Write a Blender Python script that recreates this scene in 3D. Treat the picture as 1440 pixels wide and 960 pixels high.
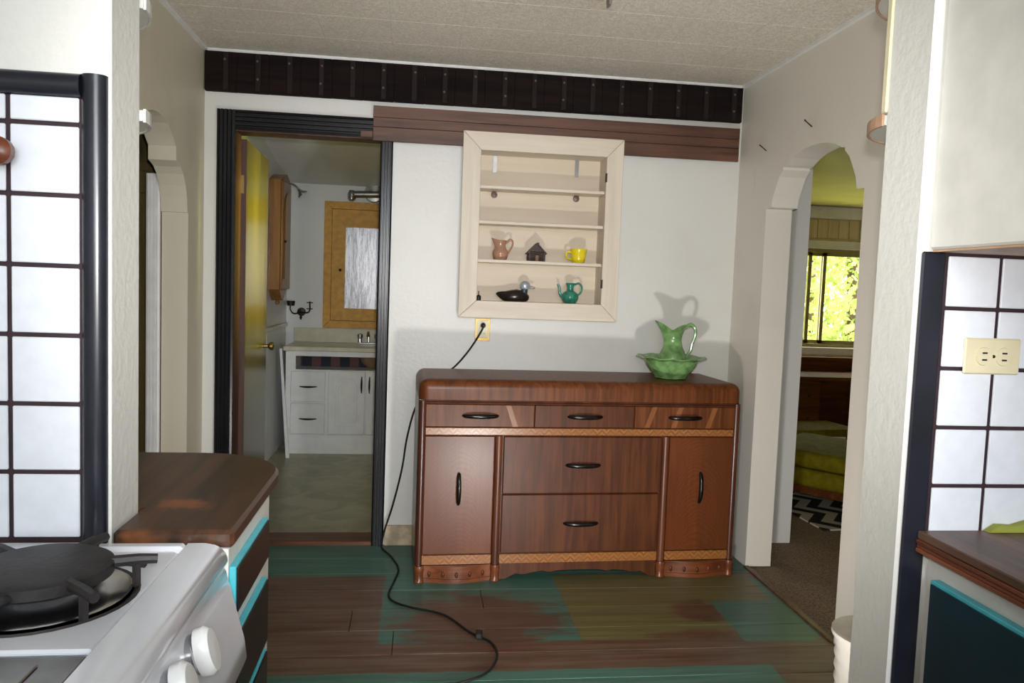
import bpy, bmesh, math, random
from mathutils import Vector, Matrix
random.seed(7)
R = math.radians
PI = math.pi
for o in list(bpy.data.objects): bpy.data.objects.remove(o)
S = bpy.context.scene
COL = S.collection

# ---------------------------------------------------------------- camera
CAM = Vector((1.052, -3.9458, 1.3482))
ya, pi_, ro = .1222, -.0698, .0367
fw = Vector((math.sin(ya)*math.cos(pi_), math.cos(ya)*math.cos(pi_), math.sin(pi_)))
rt = Vector((math.cos(ya), -math.sin(ya), 0)); up = rt.cross(fw)
r2 = rt*math.cos(ro)+up*math.sin(ro); u2 = up*math.cos(ro)-rt*math.sin(ro)
cd = bpy.data.cameras.new('camera'); cam = bpy.data.objects.new('camera', cd); COL.objects.link(cam)
cd.sensor_width = 36; cd.lens = 1083.5/1440*36; cd.clip_start = .02; cd.clip_end = 200
m = Matrix((r2, u2, -fw)).transposed().to_4x4(); m.translation = CAM
cam.matrix_world = m
S.camera = cam

# ---------------------------------------------------------------- world, lights, exposure
S.view_settings.view_transform = 'Standard'; S.view_settings.look = 'None'
S.view_settings.exposure = 0.0; S.view_settings.gamma = 1; S.view_settings.use_curve_mapping = False
W = bpy.data.worlds.new('sky'); S.world = W; W.use_nodes = True
bg = W.node_tree.nodes['Background']; bg.inputs[0].default_value = (.97, 1, .80, 1); bg.inputs[1].default_value = 9

def light(name, typ, loc, energy, color=(1, 1, 1), target=None, **kw):
    d = bpy.data.lights.new(name, typ); d.energy = energy; d.color = color
    for k, v in kw.items(): setattr(d, k, v)
    o = bpy.data.objects.new(name, d); COL.objects.link(o); o.location = loc
    if target is not None:
        o.rotation_euler = (Vector(target)-Vector(loc)).to_track_quat('-Z', 'Y').to_euler()
    return o
light('sun', 'SUN', (8, 6, 9), 9, (1, .96, .86), target=(7, 8.5, 0), angle=.01)
# the flash sits on the camera, a little above and beside the lens
light('camera_flash', 'SPOT', (1.07, -3.93, 1.42), 205, (1, .985, .96), target=(1.62, 0, 1.45),
      spot_size=R(80), spot_blend=1.0, shadow_soft_size=.02)
# light coming back up from low between the two wall stubs (it throws the shadows that rise on the back wall)
light('low_light', 'SPOT', (1.62, -2.45, .14), 84, (1, .98, .95), target=(1.75, 0, 1.5), spot_size=R(125), spot_blend=.6, shadow_soft_size=.07)
# added bluish fill behind the camera, at a guessed window spot; no window built
light('kitchen_fill', 'AREA', (1.35, -5.9, 1.95), 72, (.86, .93, 1), target=(1.35, 0, 1.3), shape='RECTANGLE', size=1.4, size_y=1.1)
# added yellow-green light aimed at the open door; the bathroom has no window
light('bathroom_fill', 'AREA', (1.88, .38, 1.62), 10, (.96, 1, .14), target=(0.17, .47, 1.55), shape='RECTANGLE', size=.5, size_y=.6, spread=R(42))

# ---------------------------------------------------------------- helpers
def lin(c):
    return tuple((x/255/12.92 if x/255 <= .04045 else ((x/255+.055)/1.055)**2.4) for x in c)+(1,)

class NT:
    def __init__(s, name):
        s.m = bpy.data.materials.new(name); s.m.use_nodes = True
        s.t = s.m.node_tree; s.b = s.t.nodes['Principled BSDF']; s.out = s.t.nodes['Material Output']
    def n(s, typ, **kw):
        x = s.t.nodes.new(typ)
        for k, v in kw.items(): setattr(x, k, v)
        return x
    def l(s, a, b): s.t.links.new(a, b)
    def val(s, sock, v):
        if hasattr(v, 'links') or isinstance(v, bpy.types.NodeSocket): s.l(v, sock)
        else: sock.default_value = v
    def math(s, op, a, b=0.0, c=0.0):
        x = s.n('ShaderNodeMath', operation=op); s.val(x.inputs[0], a); s.val(x.inputs[1], b); s.val(x.inputs[2], c); return x.outputs[0]
    def mix(s, f, a, b, typ='MIX'):
        x = s.n('ShaderNodeMix', data_type='RGBA', blend_type=typ); s.val(x.inputs['Factor'], f); s.val(x.inputs['A'], a); s.val(x.inputs['B'], b)
        return x.outputs['Result']
    def pos(s, scale=(1, 1, 1), obj=True):
        tc = s.n('ShaderNodeTexCoord') if obj else s.n('ShaderNodeNewGeometry')
        mp = s.n('ShaderNodeMapping'); mp.inputs['Scale'].default_value = scale
        s.l(tc.outputs['Object' if obj else 'Position'], mp.inputs['Vector']); return mp.outputs[0]
    def noise(s, vec, scale, detail=4, rough=.55, dist=0):
        x = s.n('ShaderNodeTexNoise'); s.l(vec, x.inputs['Vector']); x.inputs['Scale'].default_value = scale
        x.inputs['Detail'].default_value = detail; x.inputs['Roughness'].default_value = rough; x.inputs['Distortion'].default_value = dist
        return x.outputs['Fac']
    def ramp(s, f, a, b):
        x = s.n('ShaderNodeMapRange', interpolation_type='SMOOTHSTEP'); s.val(x.inputs[0], f); x.inputs[1].default_value = a; x.inputs[2].default_value = b
        return x.outputs[0]
    def bump(s, h, strength=.2, dist=.01):
        x = s.n('ShaderNodeBump'); x.inputs['Strength'].default_value = strength; x.inputs['Distance'].default_value = dist
        s.l(h, x.inputs['Height']); s.l(x.outputs[0], s.b.inputs['Normal'])
    def fin(s, col=None, rough=None, metal=None, coat=None, spec=None):
        if col is not None: s.val(s.b.inputs['Base Color'], col)
        if rough is not None: s.val(s.b.inputs['Roughness'], rough)
        if metal is not None: s.b.inputs['Metallic'].default_value = metal
        if coat is not None: s.b.inputs['Coat Weight'].default_value = coat; s.b.inputs['Coat Roughness'].default_value = .25
        if spec is not None: s.b.inputs['Specular IOR Level'].default_value = spec
        return s.m

def plain(name, c, rough=.5, metal=0, var=.10, scale=14, coat=None, bump=0, spec=None):
    t = NT(name); c = lin(c); f = t.noise(t.pos(), scale, 3)
    d = tuple(x*(1-var) for x in c[:3])+(1,); e = tuple(min(1, x*(1+var)) for x in c[:3])+(1,)
    if bump: t.bump(t.noise(t.pos(), scale*4, 3), bump, .004)
    return t.fin(t.mix(t.ramp(f, .3, .7), d, e), rough, metal, coat, spec)

def wood(name, dark, light_, rough=.4, axis='X', scale=1.0, coat=None, stain=None, spec=None):
    t = NT(name); k = {'X': (1.6, 26, 26), 'Y': (26, 1.6, 26), 'Z': (26, 26, 1.6)}[axis]
    v = t.pos(tuple(q*scale for q in k)); f = t.noise(v, 1.0, 5, .6, .6)
    col = t.mix(t.ramp(f, .32, .68), lin(dark), lin(light_))
    big = t.noise(t.pos(), 2.3*scale, 3)
    col = t.mix(t.math('MULTIPLY', t.ramp(big, .45, .75), .45), col, lin(dark))
    if stain: col = t.mix(t.math('MULTIPLY', t.ramp(t.noise(t.pos(), 7, 4), .58, .72), .7), col, lin(stain))
    t.bump(f, .12, .002)
    return t.fin(col, rough, None, coat, spec)

def plaster(name, c, stain, rough=.45, amount=.35, tex=90, bump=.18):
    t = NT(name)
    f = t.noise(t.pos(), 1.7, 5, .6); g = t.noise(t.pos((1, 1, .35)), 9, 4)
    col = t.mix(t.math('MULTIPLY', t.ramp(f, .48, .75), amount), lin(c), lin(stain))
    col = t.mix(t.math('MULTIPLY', t.ramp(g, .66, .75), amount*.6), col, lin(stain))
    t.bump(t.noise(t.pos(), tex, 3), bump, .004)
    return t.fin(col, rough)

class MB:
    def __init__(s): s.b = bmesh.new()
    def box(s, x0, x1, y0, y1, z0, z1):
        x0, x1 = sorted((x0, x1)); y0, y1 = sorted((y0, y1)); z0, z1 = sorted((z0, z1))
        mt = Matrix.Translation(((x0+x1)/2, (y0+y1)/2, (z0+z1)/2)) @ Matrix.Diagonal((x1-x0, y1-y0, z1-z0, 1))
        bmesh.ops.create_cube(s.b, size=1, matrix=mt); return s
    def prism(s, pts, axis, a, b):
        def P(p, t): return {'X': (t, p[0], p[1]), 'Y': (p[0], t, p[1]), 'Z': (p[0], p[1], t)}[axis]
        A = [s.b.verts.new(P(p, a)) for p in pts]; B = [s.b.verts.new(P(p, b)) for p in pts]
        n = len(pts); fs = [s.b.faces.new(A), s.b.faces.new(B[::-1])]
        for i in range(n): fs.append(s.b.faces.new((A[i], B[i], B[(i+1) % n], A[(i+1) % n])))
        bmesh.ops.recalc_face_normals(s.b, faces=fs); return s
    def lathe(s, prof, c=(0, 0, 0), seg=28, axis='Z', fn=None, sx=1, sy=1):
        rings = []
        for (r, z) in prof:
            ring = []
            for i in range(seg):
                a = 2*PI*i/seg; p = Vector((r*math.cos(a)*sx, r*math.sin(a)*sy, z))
                if fn: p = fn(p, a, z)
                if axis == 'X': p = Vector((p.z, p.x, p.y))
                elif axis == 'Y': p = Vector((p.x, p.z, p.y))
                ring.append(s.b.verts.new(p+Vector(c)))
            rings.append(ring)
        fs = []
        for A, B in zip(rings, rings[1:]):
            for i in range(seg): fs.append(s.b.faces.new((A[i], A[(i+1) % seg], B[(i+1) % seg], B[i])))
        if prof[0][0] > 1e-6: fs.append(s.b.faces.new(rings[0][::-1]))
        if prof[-1][0] > 1e-6: fs.append(s.b.faces.new(rings[-1]))
        bmesh.ops.recalc_face_normals(s.b, faces=fs); return s
    def tube(s, pts, r, seg=8, r_end=None):
        pts = [Vector(p) for p in pts]; n = len(pts); rings = []
        t0 = (pts[1]-pts[0]).normalized(); u = t0.orthogonal().normalized()
        for i, p in enumerate(pts):
            t = (pts[min(i+1, n-1)]-pts[max(i-1, 0)]).normalized()
            u = (u-t*u.dot(t)).normalized(); v = t.cross(u)
            rr = r if not callable(r) else r(i/(n-1))
            if r_end is not None: rr = r+(r_end-r)*i/(n-1)
            rings.append([s.b.verts.new(p+u*rr*math.cos(2*PI*k/seg)+v*rr*math.sin(2*PI*k/seg)) for k in range(seg)])
        fs = []
        for A, B in zip(rings, rings[1:]):
            for i in range(seg): fs.append(s.b.faces.new((A[i], A[(i+1) % seg], B[(i+1) % seg], B[i])))
        fs += [s.b.faces.new(rings[0][::-1]), s.b.faces.new(rings[-1])]
        bmesh.ops.recalc_face_normals(s.b, faces=fs); return s
    def ball(s, c, rx, ry, rz, seg=16, fn=None):
        v = bmesh.ops.create_uvsphere(s.b, u_segments=seg, v_segments=max(6, seg*2//3), radius=1)['verts']
        for q in v:
            p = Vector((q.co.x*rx, q.co.y*ry, q.co.z*rz))
            if fn: p = fn(p)
            q.co = p+Vector(c)
        return s
    def xf(s, mt): bmesh.ops.transform(s.b, matrix=mt, verts=s.b.verts); return s
    def build(s, name, mat, parent=None, bevel=0, smooth=False, seg=1):
        if bevel: bmesh.ops.bevel(s.b, geom=s.b.edges[:], offset=bevel, segments=seg, affect='EDGES', profile=.6, clamp_overlap=True)
        me = bpy.data.meshes.new(name)
        r = parent
        while r is not None and r.parent is not None: r = r.parent
        if r is not None and r.get('_world'):
            bmesh.ops.translate(s.b, vec=-r.location, verts=s.b.verts)
        s.b.to_mesh(me); s.b.free(); me.materials.append(mat)
        if smooth:
            for p in me.polygons: p.use_smooth = True
            me.set_sharp_from_angle(angle=R(38))
        o = bpy.data.objects.new(name, me); COL.objects.link(o)
        if parent is not None: o.parent = parent
        return o

def tag(o, label, cat, group=None, kind=None):
    o['label'] = label; o['category'] = cat
    if group: o['group'] = group
    if kind: o['kind'] = kind
    return o
def thing(name, label, cat, loc=(0, 0, 0), rz=0, group=None, kind=None, world=False):
    o = bpy.data.objects.new(name, None); COL.objects.link(o); o.location = loc; o.rotation_euler = (0, 0, rz)
    o.empty_display_size = .05
    if world: o['_world'] = 1
    return tag(o, label, cat, group, kind)
def arc(cx, cy, r, a0, a1, n=8):
    return [(cx+r*math.cos(R(a0+(a1-a0)*i/n)), cy+r*math.sin(R(a0+(a1-a0)*i/n))) for i in range(n+1)]
def spline(pts, n=6):
    P = [Vector(p) for p in pts]; P = [P[0]*2-P[1]]+P+[P[-1]*2-P[-2]]; out = []
    for i in range(1, len(P)-2):
        for k in range(n):
            t = k/n; a, b, c, d = P[i-1:i+3]
            out.append(.5*((2*b)+(c-a)*t+(2*a-5*b+4*c-d)*t*t+(3*b-a-3*c+d)*t**3))
    return out+[P[-2]]
def clone(o, name, parent=None, loc=None):
    c = o.copy(); c.name = name; COL.objects.link(c)
    if parent is not None: c.parent = parent
    if loc is not None: c.location = loc
    return c

# ---------------------------------------------------------------- materials
M = {}
M['wall'] = plaster('wall_paint', (214, 213, 208), (196, 191, 178), .40, .35, 45, .3)
M['wallR'] = plaster('wall_paint_side', (218, 213, 203), (190, 182, 168), .45)
M['wallL'] = plaster('wall_paint_dingy', (205, 198, 178), (170, 160, 130), .5)
M['stubp'] = plaster('stub_plaster', (222, 221, 216), (200, 197, 188), .6, .3, 60, .35)
M['white'] = plain('white_paint', (224, 222, 216), .35, var=.05)
M['trimw'] = plain('trim_white', (225, 224, 222), .45, var=.05)
M['cream'] = wood('cream_painted_wood', (205, 192, 174), (218, 207, 190), .5, 'X', .8)
M['creamZ'] = wood('cream_painted_wood_upright', (205, 192, 174), (218, 207, 190), .5, 'Z', .8)
M['creamback'] = wood('cream_back_panel', (206, 190, 168), (214, 199, 178), .55, 'X', .5)
M['black'] = plain('black_gloss_paint', (17, 17, 22), .28, var=.2)
M['tileborder'] = plain('black_border_paint', (26, 28, 38), .28, var=.25, scale=9)
M['tile'] = plain('white_tile', (224, 228, 236), .18, var=.03, scale=30, bump=.05)
M['grout'] = plain('dark_grout', (48, 30, 36), .7, var=.2)
M['beam'] = wood('dark_stained_board', (17, 10, 10), (32, 21, 19), .85, 'X', spec=.15)
M['batten'] = wood('dark_batten', (22, 14, 13), (36, 25, 22), .75, 'Z', spec=.25)
M['board'] = wood('red_brown_board', (66, 40, 29), (104, 68, 50), .5, 'X')
M['counter'] = wood('worn_counter_wood', (40, 27, 19), (86, 54, 35), .38, 'Y', .8, stain=(140, 80, 42))
M['counterR'] = wood('worn_counter_wood_right', (70, 50, 42), (116, 86, 72), .45, 'Y', .8)
M['ply'] = wood('counter_edge_wood', (84, 44, 30), (142, 82, 54), .5, 'Y')
M['walnut'] = wood('walnut_veneer', (80, 40, 16), (112, 62, 28), .42, 'Z', 1.5, coat=.05, spec=.3)
M['walnutZ'] = wood('walnut_veneer_upright', (70, 34, 20), (116, 64, 38), .40, 'Z', .6, coat=.12)
M['walnutD'] = wood('walnut_dark', (66, 33, 14), (94, 50, 23), .42, 'Z', 1.4, coat=.05, spec=.3)
M['redwood'] = wood('red_side_wood', (62, 30, 18), (92, 47, 27), .32, 'Z', .6, coat=.3)
M['carve'] = wood('carved_wood', (84, 42, 22), (128, 70, 38), .35, 'X', .8, coat=.2)
M['handle'] = plain('black_handle', (14, 12, 13), .25)
M['teal'] = plain('turquoise_paint', (74, 178, 192), .4, var=.08)
M['darkdrawer'] = plain('dark_drawer_paint', (26, 20, 22), .35, var=.2)
M['tealdark'] = plain('dark_teal_paint', (18, 44, 56), .4, var=.25, scale=5)
M['enamel'] = plain('white_enamel', (224, 227, 236), .16, var=.02, coat=.4)
M['iron'] = plain('cast_iron', (38, 34, 35), .55, var=.35, scale=30, bump=.2)
M['chrome'] = plain('chrome', (190, 190, 192), .2, 1, var=.15)
M['steel'] = plain('worn_steel', (150, 148, 146), .38, 1, var=.15)
M['knobw'] = plain('white_knob', (232, 232, 232), .3, var=.02)
M['brass'] = plain('brass', (150, 124, 78), .35, 1)
M['ivory'] = plain('ivory_plastic', (222, 212, 178), .35, var=.05)
M['knobbrown'] = plain('brown_knob', (104, 84, 74), .4)
M['nail'] = plain('dull_nail', (84, 78, 74), .6, .2)
M['rubber'] = plain('black_rubber', (14, 14, 15), .45)
M['green'] = plain('green_glaze', (112, 150, 92), .22, var=.35, scale=22, coat=.2)
M['tan'] = plain('tan_glaze', (170, 128, 104), .18, var=.08, coat=.4)
M['yellow'] = plain('yellow_glaze', (228, 206, 36), .2, var=.05, coat=.4)
M['tealglaze'] = plain('green_teal_glaze', (38, 122, 100), .15, var=.3, scale=40, coat=.6)
M['logs'] = plain('dark_log', (62, 44, 38), .6, var=.35, scale=60)
M['duckb'] = plain('duck_black', (28, 20, 18), .25, var=.2)
M['silver'] = plain('silver_paint', (175, 182, 190), .3, .5)
M['darkmetal'] = plain('dark_metal', (52, 42, 34), .45, .7)
M['yellowwood'] = plain('chipped_yellow_paint', (206, 150, 48), .5, var=.14, scale=24)
M['oak'] = wood('orange_oak', (116, 72, 22), (156, 104, 40), .35, 'Z', .8, coat=.3)
M['doorwood'] = wood('olive_brown_door', (70, 60, 12), (98, 86, 20), .26, 'Z', .5, coat=.5)
M['doorjamb'] = wood('door_jamb_wood', (52, 28, 20), (84, 48, 34), .5, 'Z')
M['bathw'] = plaster('bath_wall', (222, 223, 223), (204, 203, 200), .35, .3, 60, .05)
M['vanity'] = plain('vanity_white', (224, 224, 226), .4, var=.04)
M['vtop'] = plain('vanity_top', (206, 200, 180), .25, var=.06)
M['fabric'] = None
M['carpet'] = None
M['oliveseat'] = plain('olive_yellow_vinyl', (112, 102, 18), .75, var=.18, scale=22, bump=.2, spec=.08)
M['deskwood'] = wood('desk_wood', (78, 42, 18), (104, 60, 26), .7, 'X', .8, spec=.1)
M['panelw'] = wood('wall_panelling', (190, 172, 134), (212, 196, 160), .5, 'Z', .5)
M['lceil'] = plain('pale_green_ceiling', (226, 222, 176), .6, var=.05, scale=3)
M['bark'] = wood('bark', (60, 46, 36), (92, 74, 58), .9, 'Z', .3)
M['alu'] = plain('bronze_window_frame', (150, 140, 92), .4, .0)
M['rawwood'] = wood('raw_wood_edge', (188, 150, 120), (206, 170, 140), .5, 'X')
M['threshold'] = wood('threshold_wood', (70, 38, 22), (112, 66, 38), .4, 'X')
M['basep'] = plain('bare_baseboard', (176, 158, 130), .7, var=.25, scale=18)
M['cloth'] = plain('yellow_green_paper', (150, 156, 62), .7, var=.12)
M['basket'] = plain('white_ribbed_plastic', (206, 200, 190), .45, var=.08)
M['olivehall'] = wood('olive_hall_paint', (118, 102, 54), (142, 126, 72), .5, 'Z', .5)
M['hallbrown'] = wood('hall_brown', (104, 62, 34), (140, 90, 50), .5, 'Z', .6)

def make_special():
    # white ceiling tile with fissures
    t = NT('fissured_ceiling_tile'); v = t.pos((1, 1, 1), obj=False)
    f = t.noise(v, 70, 4, .7, 1.5); g = t.noise(v, 2.2, 3)
    col = t.mix(t.ramp(f, .40, .62), lin((198, 190, 176)), lin((226, 220, 208)))
    col = t.mix(t.math('MULTIPLY', t.ramp(g, .45, .75), .25), col, lin((190, 180, 160)))
    t.bump(f, .5, .004); M['ctile'] = t.fin(col, .8)
    # painted floor: teal, olive and worn brown patches laid out over the planks in floor coordinates
    t = NT('painted_floor'); geo = t.n('ShaderNodeNewGeometry')
    nz = t.n('ShaderNodeTexNoise'); t.l(geo.outputs['Position'], nz.inputs['Vector']); nz.inputs['Scale'].default_value = 14; nz.inputs['Detail'].default_value = 5
    va = t.n('ShaderNodeVectorMath', operation='MULTIPLY_ADD'); t.l(nz.outputs['Color'], va.inputs[0]); va.inputs[1].default_value = (.022, .022, 0)
    t.l(geo.outputs['Position'], va.inputs[2]); sp = t.n('ShaderNodeSeparateXYZ'); t.l(va.outputs[0], sp.inputs[0])
    X, Y = t.math('SUBTRACT', sp.outputs[0], .011), t.math('SUBTRACT', sp.outputs[1], .011)
    def rect(x0, x1, y0, y1, s=.006):
        a = t.math('MULTIPLY', t.ramp(X, x0-s, x0+s), t.math('SUBTRACT', 1, t.ramp(X, x1-s, x1+s)))
        b = t.math('MULTIPLY', t.ramp(Y, y0-s, y0+s), t.math('SUBTRACT', 1, t.ramp(Y, y1-s, y1+s)))
        return t.math('MULTIPLY', a, b)
    def blob(cx, cy, rx, ry, lo, hi):
        dx = t.math('DIVIDE', t.math('SUBTRACT', X, cx), rx); dy = t.math('DIVIDE', t.math('SUBTRACT', Y, cy), ry)
        d = t.math('SQRT', t.math('ADD', t.math('MULTIPLY', dx, dx), t.math('MULTIPLY', dy, dy)))
        w = t.noise(t.pos((1, 2.5, 1), obj=False), 6, 5, .65)
        return t.math('SUBTRACT', 1, t.ramp(t.math('ADD', d, t.math('MULTIPLY', t.math('SUBTRACT', w, .5), 1.6)), lo, hi))
    gv = t.pos((2, 40, 40), obj=False); grain = t.noise(gv, 1, 5, .6, .4)
    brown = t.mix(t.ramp(grain, .3, .7), lin((84, 66, 54)), lin((114, 92, 76)))
    redb = t.mix(t.ramp(grain, .3, .7), lin((78, 51, 41)), lin((108, 74, 58)))
    teal = t.mix(t.ramp(grain, .3, .72), lin((62, 98, 86)), lin((78, 118, 103)))
    olive = t.mix(t.ramp(grain, .3, .7), lin((92, 88, 55)), lin((116, 109, 70)))
    c = brown
    c = t.mix(t.math('MULTIPLY', t.ramp(t.noise(t.pos((1, 3, 1), obj=False), 3, 4), .45, .6), .7), c, redb)
    c = t.mix(rect(-.5, 2.75, -.43, .2), c, teal)
    c = t.mix(rect(.935, 1.715, -1.115, -.40), c, teal)
    c = t.mix(t.math('MULTIPLY', blob(1.33, -.92, .42, .30, .55, 1.05), .92), c, redb)
    c = t.mix(rect(1.715, 2.66, -1.115, -.44), c, olive)
    c = t.mix(t.math('MULTIPLY', blob(2.28, -.86, .17, .16, .5, .8), .9), c, redb)
    c = t.mix(t.math('MULTIPLY', blob(2.2, -1.08, .26, .05, .5, .95), .9), c, redb)
    c = t.mix(rect(2.36, 2.66, -1.15, -.76, .004), c, teal)
    c = t.mix(rect(2.655, 2.70, -1.12, -.5, .004), c, teal)
    c = t.mix(rect(.2, 2.375, -1.72, -1.335, .004), c, teal)
    wear = t.ramp(t.noise(t.pos((1.2, 7, 1), obj=False), 9, 6, .7), .62, .74)
    c = t.mix(t.math('MULTIPLY', wear, .65), c, redb)
    t.bump(grain, .15, .002); M['floor'] = t.fin(c, .42)
    # marquetry band: zigzag of lighter wood
    t = NT('zigzag_inlay'); sp = t.n('ShaderNodeSeparateXYZ'); t.l(t.pos(), sp.inputs[0])
    z = t.math('PINGPONG', sp.outputs[0], .021); q = t.math('ADD', z, sp.outputs[2])
    st = t.ramp(t.math('PINGPONG', q, .0115), .0045, .0062)
    g = t.noise(t.pos((3, 3, 3)), 9, 3)
    c = t.mix(st, lin((160, 106, 56)), lin((124, 76, 38))); c = t.mix(t.math('MULTIPLY', t.ramp(g, .38, .6), .75), c, lin((138, 88, 45)))
    M['inlay'] = t.fin(c, .3, coat=.3)
    # book-matched door veneer with nested arches
    t = NT('arched_veneer'); sp = t.n('ShaderNodeSeparateXYZ'); t.l(t.pos(), sp.inputs[0])
    ax = t.math('SUBTRACT', t.math('ABSOLUTE', sp.outputs[0]), .5755)
    q = t.math('ADD', sp.outputs[2], t.math('MULTIPLY', t.math('MULTIPLY', ax, ax), 7.0))
    q = t.math('ADD', q, t.math('MULTIPLY', t.noise(t.pos(), 5, 3), .16))
    st = t.ramp(t.math('PINGPONG', q, .011), .001, .010)
    f = t.noise(t.pos((60, 60, 4)), 1, 4, .6, .4)
    c = t.mix(t.math('ADD', t.math('MULTIPLY', st, .18), t.math('MULTIPLY', f, .62)), lin((78, 36, 14)), lin((124, 66, 28)))
    c = t.mix(t.math('MULTIPLY', t.ramp(ax, -.002, .002), .30), c, lin((74, 40, 23)))
    c = t.mix(t.math('MULTIPLY', t.ramp(t.noise(t.pos(), 4, 3), .5, .75), .35), c, lin((70, 38, 22)))
    M['archveneer'] = t.fin(c, .36, coat=.08, spec=.35)
    # black and white chevron rug
    t = NT('chevron_rug'); sp = t.n('ShaderNodeSeparateXYZ'); t.l(t.pos(), sp.inputs[0])
    z = t.math('PINGPONG', sp.outputs[1], .15); q = t.math('ADD', t.math('MULTIPLY', z, .9), sp.outputs[0])
    st = t.ramp(t.math('PINGPONG', q, .085), .04, .046)
    M['rug'] = t.fin(t.mix(st, lin((22, 20, 20)), lin((196, 190, 172))), .9)
    # brown looped carpet
    t = NT('brown_carpet'); f = t.noise(t.pos(), 120, 3, .7); g = t.noise(t.pos(), 3, 3)
    c = t.mix(t.ramp(f, .35, .65), lin((112, 94, 78)), lin((170, 148, 126))); c = t.mix(t.math('MULTIPLY', t.ramp(g, .5, .7), .4), c, lin((98, 80, 64)))
    t.bump(f, .8, .006); M['carpet'] = t.fin(c, .95)
    # striped fabric behind the open slot of the vanity
    t = NT('striped_fabric'); sp = t.n('ShaderNodeSeparateXYZ'); t.l(t.pos(), sp.inputs[0])
    a = t.ramp(t.math('PINGPONG', sp.outputs[0], .075), .034, .038)
    M['fabric'] = t.fin(t.mix(a, lin((106, 74, 72)), lin((44, 48, 58))), .9)
    # bathroom vinyl
    t = NT('bath_vinyl'); f = t.noise(t.pos(), 4, 5, .6, 1.2)
    M['bathfloor'] = t.fin(t.mix(t.ramp(f, .35, .65), lin((142, 138, 112)), lin((170, 164, 138))), .35)
    # scratched mirror
    t = NT('clouded_mirror'); f = t.noise(t.pos((14, 14, 2)), 2, 5, .7, 2)
    M['mirror'] = t.fin(t.mix(t.ramp(f,.35,.7),lin((120,120,124)),lin((168,168,172))), t.math('ADD', t.math('MULTIPLY', f, .3), .12), .75)
    # clear glass
    t = NT('window_glass'); gl = t.n('ShaderNodeBsdfGlossy'); gl.inputs['Roughness'].default_value = .02
    tr = t.n('ShaderNodeBsdfTransparent'); mx = t.n('ShaderNodeMixShader'); mx.inputs[0].default_value = .06
    t.l(tr.outputs[0], mx.inputs[1]); t.l(gl.outputs[0], mx.inputs[2]); t.l(mx.outputs[0], t.out.inputs[0]); M['glass'] = t.m
    # leaves let light through
    t = NT('leaf'); oi = t.n('ShaderNodeNewGeometry'); f = t.noise(t.pos(), 5, 3)
    c = t.mix(t.ramp(f, .35, .65), lin((132, 150, 84)), lin((186, 198, 134)))
    tl = t.n('ShaderNodeBsdfTranslucent'); df = t.n('ShaderNodeBsdfDiffuse'); mx = t.n('ShaderNodeMixShader'); mx.inputs[0].default_value = .55
    t.l(c, tl.inputs[0]); t.l(c, df.inputs[0]); t.l(df.outputs[0], mx.inputs[1]); t.l(tl.outputs[0], mx.inputs[2]); t.l(mx.outputs[0], t.out.inputs[0]); M['leaf'] = t.m
    M['lawn'] = plain('lawn', (168, 166, 88), .9, var=.3, scale=6)
make_special()

WX = 2.71; ZC = 2.44; YS0, YS1 = -2.69, -2.575; XL, XR = .582, 1.91

# ================================================================ structure
fl = tag(MB().box(-.12, 2.71, -6, .15, -.08, -.022).build('floor', M['doorjamb']), 'painted plank floor in teal, olive and worn brown patches', 'floor', kind='structure')
row = 0; y = .0
while y > -5.9:
    cuts = [0, random.uniform(.7, 2.0), WX] if random.random() < .3 else [0, WX]
    for a, b in zip(cuts, cuts[1:]):
        MB().box(a+.0012, b-.0012, y-.2+.0015, y-.0015, -.022, random.uniform(-.0012, 0)).build('plank', M['floor'], fl, bevel=.0012)
    y -= .2
# ceiling with square fissured tiles
ce = tag(MB().box(-.12, 2.84, -6, .0, ZC+.0025, ZC+.08).build('ceiling', M['trimw']), 'ceiling of square fissured off-white tiles', 'ceiling', kind='structure')
T = .303; ct = None
for i in range(9):
    for j in range(11):
        x = .0+i*.3011; yy = -.0-j*T
        w = .3011
        if ct is None:
            ct = MB().box(0.0009, w-.0009, -T+.0009, -.0009, 0, .0024).build('ceiling_tile', M['ctile'], ce, bevel=.0012)
            ct.location = (x, yy, ZC)
        else: clone(ct, 'ceiling_tile', ce, (x, yy, ZC))
MB().box(0, WX, -6, -11*T, ZC, ZC+.0024).build('ceiling_panel', M['ctile'], ce)

wb = MB()
for q in ((-.12, .128, 0, ZC), (.128, .862, 2.075, ZC), (.862, 1.328, 0, ZC), (1.328, 2.006, 0, 1.262), (1.328, 2.006, 2.042, ZC), (2.006, 3.12, 0, ZC)):
    wb.box(q[0], q[1], 0, .12, q[2], q[3] if q[3] < 2.4 else 2.64)
tag(wb.build('wall_back', M['wall']), 'white glossy plaster wall behind the sideboard', 'wall', kind='structure')

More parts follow.
